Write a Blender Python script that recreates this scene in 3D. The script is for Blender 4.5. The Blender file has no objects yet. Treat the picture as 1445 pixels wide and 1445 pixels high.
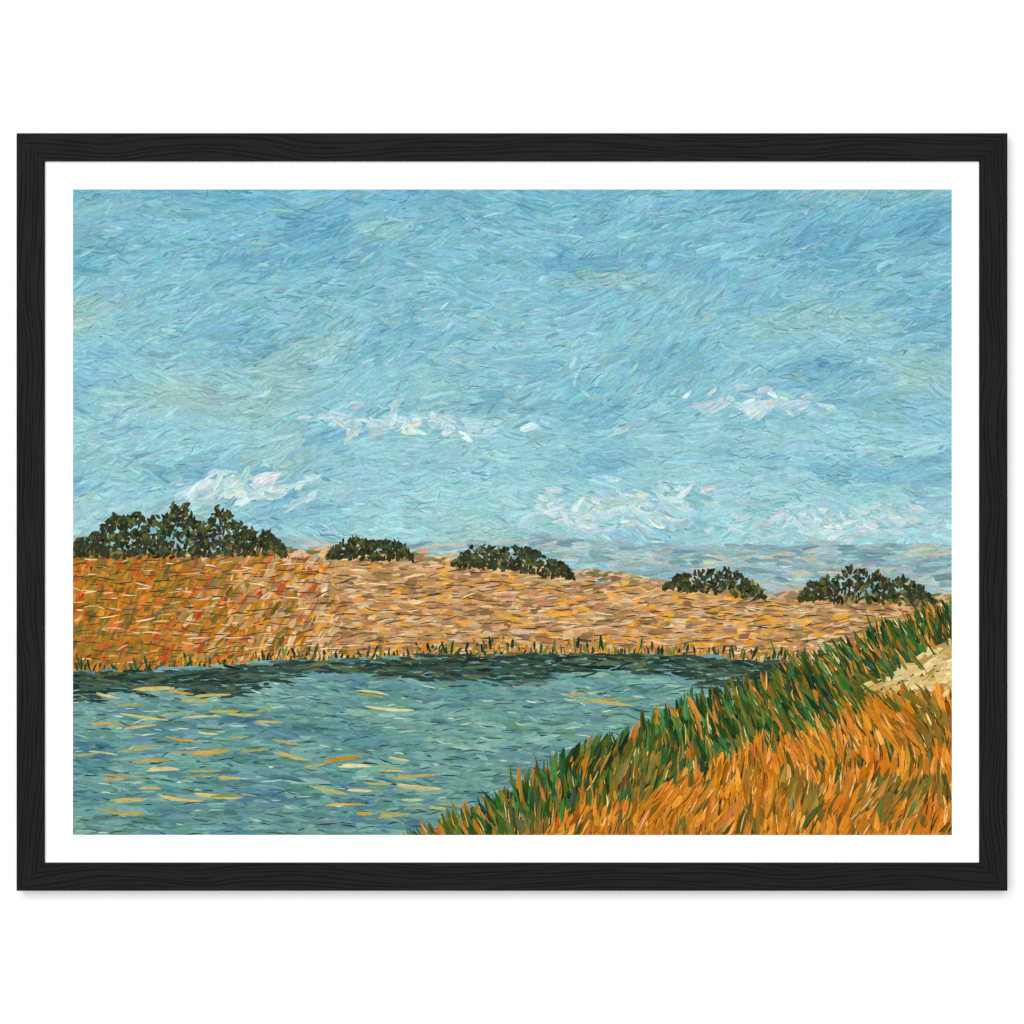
import bpy, bmesh, math, random
import numpy as np
from mathutils import Vector

S = bpy.context.scene
COL = S.collection
random.seed(7)
rng = np.random.default_rng(11)
MM = 0.001
PX = 1.0 / 3300.0            # metres per photograph pixel in the plane of the frame's face

# ------------------------------------------------------------------ camera, world, lamps, exposure
FACE_Y = -0.020              # front face of the frame; the wall is the plane y = 0
CAM_D = 2.4
cam = bpy.data.cameras.new('camera')
cam_o = bpy.data.objects.new('camera', cam)
COL.objects.link(cam_o)
cam_o.location = (0, FACE_Y - CAM_D, 0)
cam_o.rotation_euler = (math.radians(90), 0, 0)
cam.sensor_width = 36
cam.lens = 36 * CAM_D / (1445 * PX)
cam.clip_end = 50
S.camera = cam_o

w = bpy.data.worlds.new('World')
S.world = w
w.use_nodes = True
w.node_tree.nodes['Background'].inputs[0].default_value = (1, 1, 1, 1)
w.node_tree.nodes['Background'].inputs[1].default_value = 0.035


def area(name, loc, size, watts):
    l = bpy.data.lights.new(name, 'AREA')
    l.shape = 'DISK'
    l.size = size
    l.energy = watts
    o = bpy.data.objects.new(name, l)
    COL.objects.link(o)
    o.location = loc
    o.rotation_euler = (Vector((0, 0, 0)) - Vector(loc)).to_track_quat('-Z', 'Y').to_euler()
    return o


# a broad softbox a little above and to the left, and a smaller one straight ahead
area('softbox_key', (-6 * math.tan(math.radians(4.0)), -6, 6 * math.tan(math.radians(5.2))), 2.6, 318)
area('softbox_front', (-0.04, -6.0, 0.04), 0.66, 104)

S.view_settings.view_transform = 'Standard'
S.view_settings.look = 'None'
S.view_settings.exposure = 0
S.view_settings.gamma = 1
S.view_settings.use_curve_mapping = False
LIT = 1.18                   # what the two lamps give a white surface


# ------------------------------------------------------------------ helpers
def lin(c):
    c = np.asarray(c, float) / 255.0
    return np.where(c <= 0.04045, c / 12.92, ((c + 0.055) / 1.055) ** 2.4)


def link(name, me, mat, parent=None):
    o = bpy.data.objects.new(name, me)
    COL.objects.link(o)
    if mat:
        me.materials.append(mat)
    if parent:
        o.parent = parent
    return o


class N:
    """small node-tree writer"""
    def __init__(self, name):
        self.m = bpy.data.materials.new(name)
        self.m.use_nodes = True
        self.t = self.m.node_tree
        self.b = self.t.nodes['Principled BSDF']

    def n(self, kind, **kw):
        x = self.t.nodes.new(kind)
        for k, v in kw.items():
            if k.startswith('i_'):
                x.inputs[k[2:].replace('_', ' ')].default_value = v
            else:
                setattr(x, k, v)
        return x

    def l(self, a, b):
        self.t.links.new(a, b)

    def math(self, op, a, b=None, clamp=False):
        x = self.n('ShaderNodeMath', operation=op, use_clamp=clamp)
        for i, v in enumerate((a, b)):
            if v is None:
                continue
            if isinstance(v, (int, float)):
                x.inputs[i].default_value = v
            else:
                self.l(v, x.inputs[i])
        return x.outputs[0]

    def ramp(self, v, lo, hi, a=0.0, b=1.0):
        x = self.n('ShaderNodeMapRange', interpolation_type='SMOOTHSTEP')
        self.l(v, x.inputs[0])
        for i, q in zip((1, 2, 3, 4), (lo, hi, a, b)):
            x.inputs[i].default_value = q
        return x.outputs[0]


# ------------------------------------------------------------------ materials
def wall_material():
    k = N('white_wall_paint')
    tc = k.n('ShaderNodeTexCoord')
    no = k.n('ShaderNodeTexNoise', i_Scale=420.0, i_Detail=3.0)
    k.l(tc.outputs['Object'], no.inputs['Vector'])
    bp = k.n('ShaderNodeBump', i_Strength=0.05, i_Distance=0.0003)
    k.l(no.outputs['Fac'], bp.inputs['Height'])
    k.l(bp.outputs[0], k.b.inputs['Normal'])
    k.b.inputs['Base Color'].default_value = (0.9, 0.9, 0.9, 1)
    k.b.inputs['Roughness'].default_value = 0.95
    k.b.inputs['Specular IOR Level'].default_value = 0.1
    return k.m


def board_material():
    k = N('white_mount_board')
    tc = k.n('ShaderNodeTexCoord')
    no = k.n('ShaderNodeTexNoise', i_Scale=900.0, i_Detail=4.0)
    k.l(tc.outputs['Object'], no.inputs['Vector'])
    bp = k.n('ShaderNodeBump', i_Strength=0.06, i_Distance=0.0001)
    k.l(no.outputs['Fac'], bp.inputs['Height'])
    k.l(bp.outputs[0], k.b.inputs['Normal'])
    k.b.inputs['Base Color'].default_value = (0.905, 0.905, 0.9, 1)
    k.b.inputs['Roughness'].default_value = 0.95
    k.b.inputs['Specular IOR Level'].default_value = 0.05
    return k.m


def wood_material():
    """open-pored wood under black stain: meandering pore lines along local X"""
    k = N('black_stained_wood')
    tc = k.n('ShaderNodeTexCoord')
    oi = k.n('ShaderNodeObjectInfo')
    sx = k.n('ShaderNodeSeparateXYZ')
    k.l(tc.outputs['Object'], sx.inputs[0])
    seed = k.math('MULTIPLY', oi.outputs['Random'], 37.0)
    x = k.math('ADD', sx.outputs[0], seed)
    # slow meander of the grain across the rail
    cx = k.n('ShaderNodeCombineXYZ')
    k.l(k.math('MULTIPLY', x, 11.0), cx.inputs[0])
    k.l(k.math('MULTIPLY', sx.outputs[2], 20.0), cx.inputs[1])
    me = k.n('ShaderNodeTexNoise', i_Scale=1.0, i_Detail=1.5, i_Roughness=0.45)
    k.l(cx.outputs[0], me.inputs['Vector'])
    off = k.math('MULTIPLY', k.math('SUBTRACT', me.outputs['Fac'], 0.5), 0.019)
    z = k.math('ADD', sx.outputs[2], off)
    z = k.math('ADD', z, k.math('MULTIPLY', sx.outputs[1], 0.6))

    def pores(fx, fz, lo, hi, shift):
        c = k.n('ShaderNodeCombineXYZ')
        k.l(k.math('MULTIPLY', x, fx), c.inputs[0])
        k.l(k.math('ADD', k.math('MULTIPLY', z, fz), shift), c.inputs[1])
        no = k.n('ShaderNodeTexNoise', i_Scale=1.0, i_Detail=0.0)
        k.l(c.outputs[0], no.inputs['Vector'])
        return k.ramp(no.outputs['Fac'], lo, hi)

    wv = k.n('ShaderNodeTexWave', wave_type='BANDS', bands_direction='Y', i_Scale=1.0, i_Distortion=0.0)
    c = k.n('ShaderNodeCombineXYZ')
    k.l(k.math('MULTIPLY', z, 0.31416 * 1000 / 1.75), c.inputs[1])
    pj = k.n('ShaderNodeTexNoise', i_Scale=1.0, i_Detail=1.0)
    cj = k.n('ShaderNodeCombineXYZ')
    k.l(k.math('MULTIPLY', x, 30.0), cj.inputs[0])
    k.l(k.math('MULTIPLY', z, 260.0), cj.inputs[1])
    k.l(cj.outputs[0], pj.inputs['Vector'])
    zz = k.math('ADD', k.math('MULTIPLY', z, 0.31416 * 1000 / 1.75), k.math('MULTIPLY', pj.outputs['Fac'], 0.55))
    k.l(zz, c.inputs[1])
    k.l(c.outputs[0], wv.inputs['Vector'])
    band = k.ramp(wv.outputs['Fac'], 0.74, 0.97)
    brk = pores(24.0, 420.0, 0.30, 0.52, 9.0)
    fine = pores(40.0, 1500.0, 0.60, 0.74, 3.0)
    groove = k.math('MAXIMUM', k.math('MULTIPLY', band, brk), k.math('MULTIPLY', fine, 0.30))
    mix = k.n('ShaderNodeMix', data_type='RGBA')
    k.l(groove, mix.inputs[0])
    mix.inputs[6].default_value = (0.0050, 0.0054, 0.0057, 1)
    mix.inputs[7].default_value = (0.0006, 0.0006, 0.0007, 1)
    k.l(mix.outputs[2], k.b.inputs['Base Color'])
    k.b.inputs['Roughness'].default_value = 0.62
    k.b.inputs['Specular IOR Level'].default_value = 0.10
    bp = k.n('ShaderNodeBump', invert=True, i_Strength=0.5, i_Distance=0.0002)
    k.l(groove, bp.inputs['Height'])
    k.l(bp.outputs[0], k.b.inputs['Normal'])
    return k.m


def paint_material():
    """printed brush strokes: each stroke's own pigment, streaked along its length"""
    k = N('printed_brush_strokes')
    at = k.n('ShaderNodeAttribute', attribute_name='pigment')
    uv = k.n('ShaderNodeUVMap', uv_map='stroke')
    sp = k.n('ShaderNodeSeparateXYZ')
    k.l(uv.outputs[0], sp.inputs[0])
    c = k.n('ShaderNodeCombineXYZ')
    k.l(k.math('MULTIPLY', sp.outputs[0], 0.06), c.inputs[0])
    k.l(k.math('MULTIPLY', sp.outputs[1], 0.40), c.inputs[1])
    br = k.n('ShaderNodeTexNoise', i_Scale=1.0, i_Detail=3.0, i_Roughness=0.6)
    k.l(c.outputs[0], br.inputs['Vector'])
    tc = k.n('ShaderNodeTexCoord')
    sk = k.n('ShaderNodeTexNoise', i_Scale=950.0, i_Detail=2.0, i_Roughness=0.7)
    k.l(tc.outputs['Object'], sk.inputs['Vector'])
    cl = k.n('ShaderNodeTexNoise', i_Scale=230.0, i_Detail=3.0)
    k.l(tc.outputs['Object'], cl.inputs['Vector'])
    f = k.math('ADD', 0.60, k.math('MULTIPLY', k.ramp(br.outputs['Fac'], 0.28, 0.72), 0.38))
    f = k.math('ADD', f, k.math('MULTIPLY', sk.outputs['Fac'], 0.50))
    vm = k.n('ShaderNodeVectorMath', operation='SCALE')
    k.l(at.outputs['Color'], vm.inputs[0])
    k.l(f, vm.inputs['Scale'])
    # thin dark crevices and pale dry-brush flecks in the reproduction
    fl = k.n('ShaderNodeMix', data_type='RGBA')
    k.l(k.math('MULTIPLY', k.ramp(br.outputs['Fac'], 0.66, 0.80), 0.30), fl.inputs[0])
    k.l(vm.outputs[0], fl.inputs[6])
    fl.inputs[7].default_value = (0.62, 0.60, 0.50, 1)
    dk = k.n('ShaderNodeMix', data_type='RGBA')
    k.l(k.math('MULTIPLY', k.ramp(br.outputs['Fac'], 0.34, 0.22), 0.45), dk.inputs[0])
    k.l(fl.outputs[2], dk.inputs[6])
    dkc = k.n('ShaderNodeVectorMath', operation='SCALE')
    k.l(at.outputs['Color'], dkc.inputs[0])
    dkc.inputs['Scale'].default_value = 0.35
    k.l(dkc.outputs[0], dk.inputs[7])
    hs = k.n('ShaderNodeHueSaturation')
    k.l(k.math('ADD', 0.488, k.math('MULTIPLY', cl.outputs['Fac'], 0.024)), hs.inputs['Hue'])
    k.l(dk.outputs[2], hs.inputs['Color'])
    k.l(hs.outputs[0], k.b.inputs['Base Color'])
    k.b.inputs['Roughness'].default_value = 0.8
    k.b.inputs['Specular IOR Level'].default_value = 0.08
    bp = k.n('ShaderNodeBump', i_Strength=0.25, i_Distance=0.0002)
    k.l(br.outputs['Fac'], bp.inputs['Height'])
    k.l(bp.outputs[0], k.b.inputs['Normal'])
    return k.m


M_WALL, M_BOARD, M_WOOD, M_PAINT = wall_material(), board_material(), wood_material(), paint_material()

# ------------------------------------------------------------------ the wall
bm = bmesh.new()
bmesh.ops.create_cube(bm, size=1)
bmesh.ops.scale(bm, vec=(3.0, 0.1, 3.0), verts=bm.verts)
bmesh.ops.translate(bm, vec=(0, 0.05, 0), verts=bm.verts)
me = bpy.data.meshes.new('wall')
bm.to_mesh(me)
bm.free()
wall = link('wall', me, M_WALL)
wall['kind'] = 'structure'
wall['label'] = 'plain white wall behind the framed picture'

# ------------------------------------------------------------------ the framed picture
root = bpy.data.objects.new('framed_picture', None)
COL.objects.link(root)
root.empty_display_size = 0.05
root['label'] = 'landscape print with wide white border in a black wood grain frame on white wall'
root['category'] = 'picture'

OW, OH = 1319.8 * PX, 990.6 * PX         # opening between the rails
RW = 39.3 * PX                            # rail width seen from the front
LIP = 0.004
REB = 0.005


def rail(length):
    prof = [(0, FACE_Y), (RW, FACE_Y), (RW, -0.0002), (REB + 0.001, -0.0002), (REB + 0.001, FACE_Y + LIP), (0, FACE_Y + LIP)]
    bm = bmesh.new()
    ends = []
    for s in (-1, 1):
        ends.append([bm.verts.new((s * (length / 2 + z - 0.00002), y, z)) for z, y in prof])
    n = len(prof)
    for i in range(n):
        j = (i + 1) % n
        bm.faces.new((ends[0][i], ends[0][j], ends[1][j], ends[1][i]))
    bm.faces.new(ends[0][::-1])
    bm.faces.new(ends[1])
    bmesh.ops.recalc_face_normals(bm, faces=bm.faces)
    bmesh.ops.bevel(bm, geom=[e for e in bm.edges if abs(e.verts[0].co.x - e.verts[1].co.x) > 0.1], offset=0.00022, segments=2, profile=0.6, affect='EDGES')
    me = bpy.data.meshes.new('frame_rail')
    bm.to_mesh(me)
    bm.free()
    return me


long_me, short_me = rail(OW), rail(OH)
long_me.materials.append(M_WOOD)
short_me.materials.append(M_WOOD)
for me_, loc, ang in ((long_me, (0, 0, OH / 2), 0), (short_me, (OW / 2, 0, 0), 90),
                      (long_me, (0, 0, -OH / 2), 180), (short_me, (-OW / 2, 0, 0), 270)):
    o = bpy.data.objects.new('frame_rail', me_)
    COL.objects.link(o)
    o.parent = root
    o.location = loc
    o.rotation_euler = (0, math.radians(ang), 0)

BOARD_Y = FACE_Y + LIP + 0.0001
bm = bmesh.new()
bmesh.ops.create_cube(bm, size=1)
bmesh.ops.scale(bm, vec=(OW + 2 * REB, 0.002, OH + 2 * REB), verts=bm.verts)
bmesh.ops.translate(bm, vec=(0, BOARD_Y + 0.001, 0), verts=bm.verts)
me = bpy.data.meshes.new('mount_board')
bm.to_mesh(me)
bm.free()
board = link('mount_board', me, M_BOARD, root)

# ------------------------------------------------------------------ the printed landscape, stroke by stroke
# Units below: one photograph pixel, x to the right 0..W, y down 0..H, inside the printed rectangle.
W, H = 1240.0, 910.6
K = PX * (CAM_D + LIP) / CAM_D
IMG_Y = BOARD_Y - 0.00006
CX, CY = 0.45, 0.2


def vnoise(seed):
    g = np.random.default_rng(seed).random((64, 64))

    def f(x, y):
        x0, y0 = math.floor(x), math.floor(y)
        fx, fy = x - x0, y - y0
        fx, fy = fx * fx * (3 - 2 * fx), fy * fy * (3 - 2 * fy)
        a, b = g[x0 % 64, y0 % 64], g[(x0 + 1) % 64, y0 % 64]
        c, d = g[x0 % 64, (y0 + 1) % 64], g[(x0 + 1) % 64, (y0 + 1) % 64]
        return (a * (1 - fx) + b * fx) * (1 - fy) + (c * (1 - fx) + d * fx) * fy
    return f


n1, n2, n3, n4 = vnoise(1), vnoise(2), vnoise(3), vnoise(4)


def fbm(f, x, y):
    return (f(x, y) + 0.5 * f(2 * x + 9, 2 * y + 5) + 0.25 * f(4 * x + 3, 4 * y + 1)) / 1.75


VX, VY, VZ, VC, FACES, UVS = [], [], [], [], [], []
DEPTH = np.zeros((int(H / 3) + 3, int(W / 3) + 3), np.int16)
NV = 0


def stroke(x, y, ang, length, width, rgb, bend=0.0, taper=0.55, seg=6, jit=9.0):
    """one dab of paint: a ragged bundle of bristle trails laid over whatever is already there"""
    global NV
    base = np.asarray(rgb, float) + random.gauss(0, jit) + np.array([random.gauss(0, jit * .45) for _ in range(3)])
    nb = max(1, min(6, int(round(width / 3.2))))
    # the dab's centre line, then its covered cells and the level it lies on
    a, st = ang - bend * 0.5, length / seg
    lx, ly, la = [x - math.cos(ang) * length / 2], [y - math.sin(ang) * length / 2], [a]
    for i in range(seg):
        lx.append(lx[-1] + math.cos(a) * st)
        ly.append(ly[-1] + math.sin(a) * st)
        a += bend / seg
        la.append(a)
    lx, ly, la = np.array(lx), np.array(ly), np.array(la)
    tt = np.linspace(0, seg, 2 * seg + 1)
    mx, my, ma = (np.interp(tt, np.arange(seg + 1), q) for q in (lx, ly, la))
    offs = np.linspace(-width * .58, width * .58, max(2, int(width / 3) + 2))
    gx = (mx[:, None] - np.sin(ma)[:, None] * offs).ravel()
    gy = (my[:, None] + np.cos(ma)[:, None] * offs).ravel()
    if gx.max() < 0 or gx.min() > W or gy.max() < 0 or gy.min() > H:
        return
    ix = np.clip((gx / 3).astype(int), 0, DEPTH.shape[1] - 2)
    iy = np.clip((gy / 3).astype(int), 0, DEPTH.shape[0] - 2)
    lev = int(max(DEPTH[iy, ix].max(), DEPTH[iy + 1, ix].max(), DEPTH[iy, ix + 1].max(), DEPTH[iy + 1, ix + 1].max())) + 1
    top = lev + (1 if nb > 1 else 0)
    for dy in (0, 1):
        for dx in (0, 1):
            DEPTH[iy + dy, ix + dx] = np.maximum(DEPTH[iy + dy, ix + dx], top)
    nx, ny = -np.sin(la), np.cos(la)
    m = seg + 1
    t = np.linspace(0, 1, m)
    fall = 1 - np.maximum(0.0, (t - taper) / (1.0001 - taper)) ** 2 * 0.6
    bw = width / nb
    for j in range(nb):
        o = (j - (nb - 1) / 2) * bw
        col = lin(np.clip(base + random.gauss(0, 6.5 if nb > 1 else 3) + np.array([random.gauss(0, 3) for _ in range(3)]), 3, 250)) / LIT
        hw = bw * (0.66 if nb > 1 else 0.5) * np.minimum(1.0, 0.4 + 5 * t) * (1 - np.maximum(0.0, (t - .6) / .4) ** 2 * .75)
        hw = hw * np.array([random.uniform(0.75, 1.2) for _ in range(m)])
        s0 = random.uniform(-.06, .14) * length
        s1 = random.uniform(-.22, .06) * length
        sh = s0 * (1 - t) + s1 * t
        px = lx + nx * o * fall + np.cos(la) * sh
        py = ly + ny * o * fall + np.sin(la) * sh
        vxs = np.clip(np.concatenate([px + nx * hw, px - nx * hw]), 0, W)
        vys = np.clip(np.concatenate([py + ny * hw, py - ny * hw]), 0, H)
        if np.ptp(vxs) < .3 or np.ptp(vys) < .3:
            continue
        su, sv = random.random() * 5000, random.random() * 5000
        b = NV
        VX.extend(vxs.tolist())
        VY.extend(vys.tolist())
        VZ.extend([lev + j % 2] * (2 * m))
        VC.extend([tuple(col)] * (2 * m))
        for i in range(seg):
            FACES.append((b + i, b + i + 1, b + m + i + 1, b + m + i))
            u0, u1, h0, h1 = t[i] * length + su, t[i + 1] * length + su, hw[i], hw[i + 1]
            UVS.extend(((u0, h0 + sv), (u1, h1 + sv), (u1, sv - h1), (u0, sv - h0)))
        NV += 2 * m


def pick(*cw):
    r = random.random() * sum(w_ for _, w_ in cw)
    for c_, w_ in cw:
        r -= w_
        if r <= 0:
            return c_
    return cw[-1][0]


def mixc(a, b, t):
    return tuple(p * (1 - t) + q * t for p, q in zip(a, b))


def scatter(n, x0, x1, y0, y1):
    """jittered, roughly even points in random order"""
    nx = max(1, int(math.sqrt(n * (x1 - x0) / (y1 - y0))))
    ny = max(1, int(n / nx))
    p = [(x0 + (i + random.random()) * (x1 - x0) / nx, y0 + (j + random.random()) * (y1 - y0) / ny)
         for i in range(nx) for j in range(ny)]
    random.shuffle(p)
    return p


# --- where things lie in the invented scene: rolling shore, water, tall grass
def shore_top(x):        # upper edge of the sandy far shore
    return 548 - 26 * math.sin(x / 310 + 0.6) - 30 * fbm(n1, x / 190, 3.3) + 22 * (x / W)


def shore_foot(x):       # waterline
    return 672 + 16 * math.sin(x / 260 + 2.2) + 12 * (fbm(n2, x / 70, 8.1) - .5)


def grass_top(x):        # edge of the near grass
    t = (x - 470) / (W - 470)
    if t < 0:
        return H + 60
    return H + 25 - 350 * t ** 0.86 - 28 * (fbm(n3, x / 60, 2.0) - 0.5)


def hill_top(x):
    return 516 - 40 * fbm(n4, x / 220 + 4, 1.7)


# --- sky
def sky_colour(x, y):
    t = max(0.0, y / 560)
    base = mixc((120, 181, 201), (164, 210, 214), min(1, t) ** 0.9)
    v = fbm(n1, x / 150, y / 60)
    base = mixc(base, (160, 196, 188), max(0, (v - .52)) * 2.0)
    v2 = fbm(n2, x / 120 + 7, y / 50)
    base = mixc(base, (92, 156, 186), max(0, (v2 - .5)) * 1.9)
    return base


def sky_angle(x, y):
    return -0.16 + 1.5 * (fbm(n3, x / 210, y / 130) - 0.5)


for x, y in scatter(2300, -20, W + 20, -10, 585):
    stroke(x, y, sky_angle(x, y), random.uniform(50, 95), random.uniform(18, 30), sky_colour(x, y), random.gauss(0, .25), jit=3)
for x, y in scatter(5600, -10, W + 10, -6, 575):
    stroke(x, y, sky_angle(x, y) + random.gauss(0, .22), random.uniform(26, 70), random.uniform(6, 18), sky_colour(x, y), random.gauss(0, .4), jit=4)
for x, y in scatter(5200, 0, W, 0, 570):        # small broken touches, thick in some places and rare in others
    v = fbm(n4, x / 70 + 3, y / 45)
    if random.random() > max(.08, (v - .36) * 2.2):
        continue
    c = sky_colour(x, y)
    c = pick((mixc(c, (196, 224, 226), .34), 3), (mixc(c, (70, 128, 150), .30), 3), (mixc(c, (182, 196, 166), .36), 2), (c, 2))
    stroke(x, y, sky_angle(x, y) + random.gauss(0, .34), random.uniform(8, 34), random.uniform(1.4, 5), c, random.gauss(0, .6), seg=5, jit=5)
for x, y in scatter(5200, 0, W, 0, 570):        # dark bristle marks in drifts
    v = fbm(n3, x / 60 + 11, y / 40)
    if random.random() > max(.03, (v - .42) * 2.2):
        continue
    stroke(x, y, sky_angle(x, y) + random.gauss(0, .38), random.uniform(5, 26), random.uniform(.6, 1.2),
           mixc(sky_colour(x, y), (44, 76, 84), random.uniform(.25, .7)), random.gauss(0, .8), seg=5, jit=4)
for cx0, cy0, rx, ry, n in ((760, 455, 120, 30, 120), (250, 420, 90, 22, 80), (980, 300, 90, 16, 40), (480, 330, 120, 20, 55), (1080, 470, 110, 22, 70)):
    for _ in range(n):                           # loose drifts of cloud
        x, y = random.gauss(cx0, rx * .55), random.gauss(cy0, ry * .55)
        stroke(x, y, sky_angle(x, y) + random.gauss(0, .4), random.uniform(12, 40), random.uniform(4, 10),
               pick(((200, 222, 224), 3), ((184, 212, 220), 3), ((214, 224, 214), 1), ((172, 208, 210), 4)), random.gauss(0, .35), jit=6)

# --- far hills
for x, y in scatter(1100, -10, W + 10, 478, 575):
    if y > hill_top(x):
        stroke(x, y, random.gauss(0.0, .1), random.uniform(22, 56), random.uniform(4, 9),
               pick(((146, 180, 188), 3), ((164, 186, 186), 3), ((182, 184, 168), 2), ((128, 164, 170), 3)), random.gauss(0, .2), jit=6)

# --- sandy far shore
TAN = (((188, 146, 98), 4), ((206, 160, 110), 3), ((168, 128, 84), 3), ((222, 156, 62), 3), ((150, 116, 78), 2), ((214, 184, 140), 1.5))


def shore_colour(x, y):
    left = max(0.0, 1 - x / 400)
    if random.random() < left * 1.5:
        return pick(((172, 122, 40), 4), ((150, 112, 36), 3), ((202, 120, 38), 3), ((192, 88, 34), 1.6), ((120, 104, 40), 2))
    return pick(*TAN)


for x, y in scatter(1500, -15, W + 15, 500, 690):
    if shore_top(x) + 6 < y < shore_foot(x):
        stroke(x, y, random.gauss(-.03, .08), random.uniform(30, 60), random.uniform(10, 16), shore_colour(x, y), random.gauss(0, .1), jit=7)
for x, y in scatter(4200, -5, W + 5, 500, 690):
    if shore_top(x) < y < shore_foot(x) + 3:
        le = x < 380
        stroke(x, y, random.gauss(-.95 if le else -.03, .25 if le else .07), random.uniform(9, 26), random.uniform(3.5, 7.5), shore_colour(x, y), random.gauss(0, .2), seg=4, jit=9)
for x, y in scatter(1500, 0, W, 510, 688):
    if shore_top(x) + 6 < y < shore_foot(x):
        stroke(x, y, random.gauss(-.04, .12), random.uniform(10, 34), random.uniform(.9, 2.0), pick(((84, 62, 40), 3), ((70, 66, 60), 2), ((236, 206, 160), 2)), random.gauss(0, .3), seg=4, jit=8)
for x in np.arange(0, W, 5.0):                  # broken crest line
    stroke(x, shore_top(x) + random.gauss(0, 3), random.gauss(-.05, .15), random.uniform(12, 28), random.uniform(3, 6),
           pick(((150, 120, 86), 3), ((214, 178, 130), 3), ((120, 118, 60), 2)), seg=4)
# scrub along the shore
for cx0, wd, ht, n in ((150, 150, 62, 640), (420, 60, 26, 150), (620, 85, 32, 210), (905, 70, 26, 150), (1120, 95, 40, 260)):
    n = int(n * 1.8)
    for i_ in range(n):
        x = random.uniform(cx0 - wd, cx0 + wd)
        top = 1.15 * ht * max(0.0, 1 - ((x - cx0) / wd) ** 2) ** .6 * (0.6 + 0.8 * fbm(n2, x / 26, cx0))
        v = random.random() ** (1.0 if i_ < n * .5 else .8)
        y = shore_top(x) + 7 - top * v
        stroke(x, y, -math.pi / 2 + random.gauss(0, .9), random.uniform(6, 14), random.uniform(2.5, 5.5),
               pick(((44, 50, 34), 2), ((56, 62, 38), 2)) if i_ < n * .5 else pick(((48, 56, 34), 4), ((36, 44, 30), 3), ((72, 82, 42), 3), ((104, 98, 44), 1.5), ((60, 50, 34), 2)), random.gauss(0, .5), seg=4, jit=7)
# green fringe at the waterline
for x, y in scatter(1500, 0, W, 630, 690):
    d = shore_foot(x) - y
    if -5 < d < 30 * fbm(n4, x / 40, .5) + 4:
        stroke(x, y, -math.pi / 2 + random.gauss(.05, .28), random.uniform(7, 26), random.uniform(2.2, 4.6),
               pick(((46, 84, 44), 3), ((36, 60, 38), 3), ((196, 132, 40), 3), ((112, 110, 44), 2)), random.gauss(0, .2), seg=4)


# --- water
def water_colour(x, y):
    t = (y - 660) / 250
    base = mixc((112, 160, 152), (94, 144, 142), min(1, max(0, t)))
    v = fbm(n1, x / 130, y / 34)
    base = mixc(base, (70, 118, 136), max(0, v - .48) * 2.2)
    v = fbm(n2, x / 110 + 3, y / 30)
    return mixc(base, (134, 176, 156), max(0, v - .5) * 2.0)


def is_water(x, y):
    return y > shore_foot(x) - 2 and y < grass_top(x) + 35


for x, y in scatter(1500, -15, W + 15, 660, H + 10):
    if is_water(x, y) and y > shore_foot(x) + 6:
        stroke(x, y, random.gauss(.02, .09), random.uniform(46, 90), random.uniform(11, 19), water_colour(x, y), random.gauss(0, .12), jit=5)
for x, y in scatter(3600, -5, W + 5, 664, H):
    if is_water(x, y):
        c = water_colour(x, y)
        c = pick((c, 5), (mixc(c, (164, 198, 180), .32), 2), (mixc(c, (54, 92, 104), .32), 2), (mixc(c, (76, 116, 150), .36), 1.5), (mixc(c, (84, 128, 96), .36), 1.5))
        stroke(x, y, random.gauss(.03, .12), random.uniform(16, 56), random.uniform(3.2, 8.5), c, random.gauss(0, .2), jit=5)
for x, y in scatter(2600, 0, W, 655, 724):        # dark mirror image under the shore
    d = y - shore_foot(x)
    if -3 < d < 50 * random.uniform(.5, 1) * (0.25 + 1.1 * fbm(n4, x / 120 + 2, 6)) and is_water(x, y):
        stroke(x, y, random.gauss(.02, .12), random.uniform(12, 44), random.uniform(2, 5), pick(((38, 58, 50), 4), ((58, 84, 74), 3), ((84, 96, 62), 1.5)), random.gauss(0, .2), jit=7)
for x, y in scatter(1000, 0, W, 690, H):
    if is_water(x, y) and y > shore_foot(x) + 18:
        stroke(x, y, random.gauss(.02, .15), random.uniform(8, 30), random.uniform(.9, 2.0), pick(((44, 70, 76), 4), ((186, 208, 190), 2), ((60, 94, 78), 2)), random.gauss(0, .4), seg=4)
for x, y in scatter(290, 10, W, 706, H - 10):    # ochre glints
    if is_water(x, y) and fbm(n3, x / 140 + 5, y / 60) > .44:
        stroke(x, y, random.gauss(.02, .07), random.uniform(30, 74), random.uniform(2.4, 5.4), pick(((188, 172, 98), 4), ((160, 162, 102), 5), ((208, 158, 58), 2), ((206, 196, 140), 1.5)), random.gauss(0, .2), jit=7)

# --- near grass, painted from the back to the front
GREEN = (((44, 88, 38), 3), ((34, 62, 32), 3), ((86, 96, 36), 3), ((126, 108, 34), 2), ((176, 116, 34), 1.6), ((60, 118, 56), 1.2))
GOLD = (((208, 128, 28), 5), ((192, 116, 28), 4), ((168, 106, 30), 3), ((222, 140, 40), 2.5), ((126, 94, 30), 2), ((96, 90, 34), 1.4), ((226, 164, 78), .6))
for x, y in scatter(1500, 460, W + 15, 500, H + 15):
    if y > grass_top(x) + 12:
        d = y - grass_top(x)
        stroke(x, y, -math.pi / 2 + random.gauss(.1, .25), random.uniform(34, 60), random.uniform(10, 16),
               pick(((52, 66, 30), 3), ((80, 70, 28), 2)) if d < 110 else pick(((150, 94, 26), 3), ((100, 78, 28), 3), ((70, 56, 26), 2)), jit=7)
pts = [p for p in scatter(7000, 465, W + 10, 520, H + 34) if p[1] > grass_top(p[0])]
pts.sort(key=lambda p: p[1] + random.gauss(0, 12))
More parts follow.
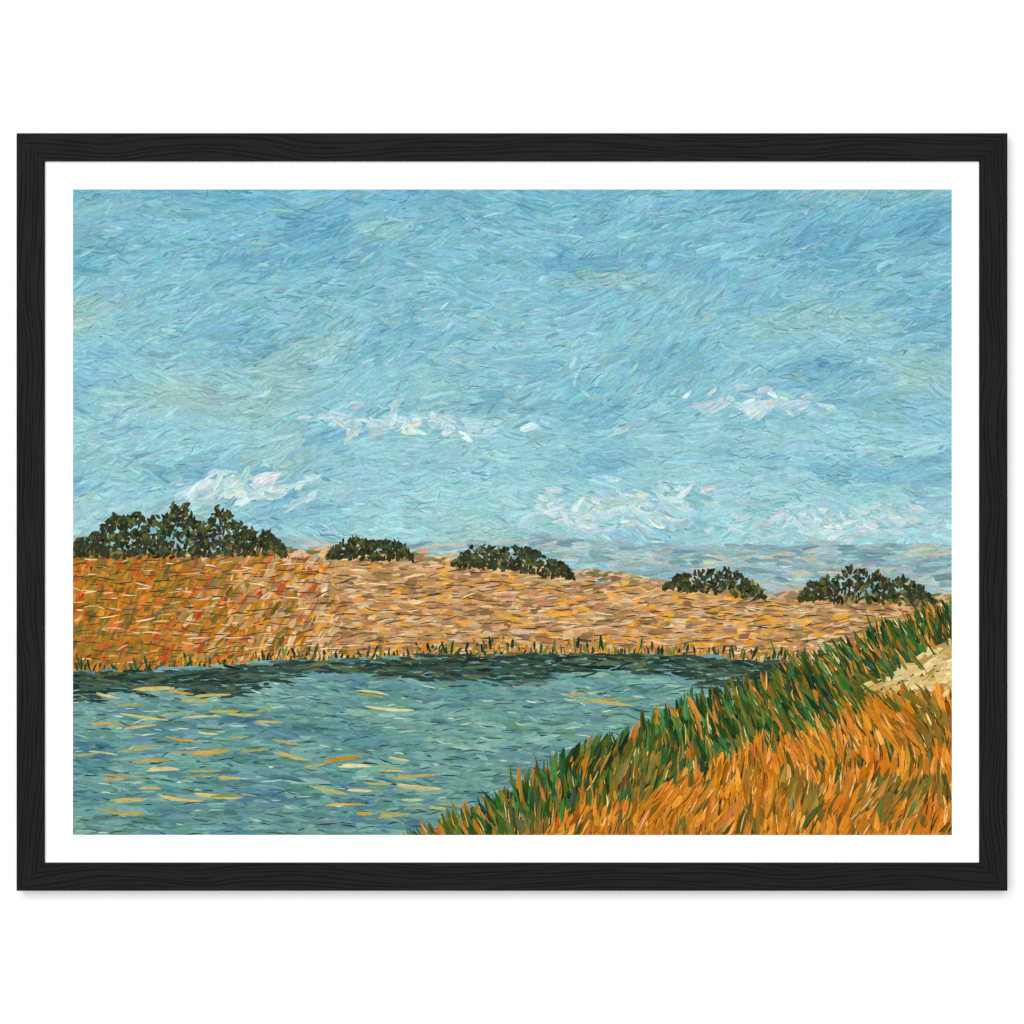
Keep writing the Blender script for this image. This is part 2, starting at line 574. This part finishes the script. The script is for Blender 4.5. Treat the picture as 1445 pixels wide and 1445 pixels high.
for x, y in pts:
    d = y - grass_top(x)
    edge = 95 + 60 * (fbm(n1, x / 90, y / 90) - .5)
    c = pick(*GREEN) if d < edge or random.random() < .05 else pick(*GOLD)
    if d > 40 and fbm(n4, x / 60 + 8, y / 45) > .64:
        c = mixc(c, (96, 92, 36), .65)
    lean = -math.pi / 2 + 2.0 * (fbm(n2, x / 130, y / 110) - .5) + random.gauss(0, .13) - (.22 if d < edge else 0)
    big = .75 + .5 * (y - 560) / 350
    if x > 1120 and d > 60 and abs(y - 690 + (x - 1180) * .25 + 40 * (fbm(n2, x / 50, 4) - .5)) < (x - 1120) * .34:   # a worn straw patch
        stroke(x, y - 8, random.gauss(-.4, .3), random.uniform(12, 34), random.uniform(4, 8), pick(((222, 196, 132), 3), ((206, 176, 112), 3), ((232, 212, 156), 2), ((190, 150, 84), 1.5)), random.gauss(0, .3), seg=5, jit=8)
        continue
    stroke(x, y - 8, lean, random.uniform(16, 50) * big, random.uniform(2.4, 7.2) * big, c, random.gauss(0, .25), taper=.5, seg=5, jit=10)
    if random.random() < .55:
        stroke(x + random.gauss(0, 6), y - 8, lean + random.gauss(0, .1), random.uniform(12, 34) * big, random.uniform(.9, 1.9),
               pick(((52, 34, 16), 4), ((28, 36, 22), 3), ((240, 204, 140), 1.8), ((236, 160, 60), 1.5)), random.gauss(0, .3), seg=4)
# ground layer under the strokes: bare primed canvas in the reproduction
b = NV
for cx_, cy_ in ((0, 0), (W, 0), (W, H), (0, H)):
    VX.append(cx_)
    VY.append(cy_)
    VZ.append(0)
    VC.append(tuple(lin((176, 168, 146)) / LIT))
FACES.append((b, b + 3, b + 2, b + 1))
UVS.extend(((0, 0), (0, H), (W, H), (W, 0)))
NV += 4

DZ = min(6e-6, 0.0009 / DEPTH.max())
vx, vy, vz = np.array(VX), np.array(VY), np.array(VZ)
co = np.empty((NV, 3), np.float32)
co[:, 0] = (vx - W / 2 + CX) * K
co[:, 1] = IMG_Y - vz * DZ
co[:, 2] = -(vy - H / 2 + CY) * K
me = bpy.data.meshes.new('printed_image')
me.from_pydata(co.tolist(), [], FACES)
uvl = me.uv_layers.new(name='stroke')
uvl.data.foreach_set('uv', np.array(UVS, np.float32).ravel())
at = me.color_attributes.new('pigment', 'FLOAT_COLOR', 'POINT')
rgba = np.ones((NV, 4), np.float32)
rgba[:, :3] = np.array(VC)
at.data.foreach_set('color', rgba.ravel())
me.update()
img = link('printed_image', me, M_PAINT, board)
img['label'] = 'loose brushy landscape of blue sky, sandy shore, teal water and orange grass'
print('strokes', len(FACES), 'levels', int(DEPTH.max()))
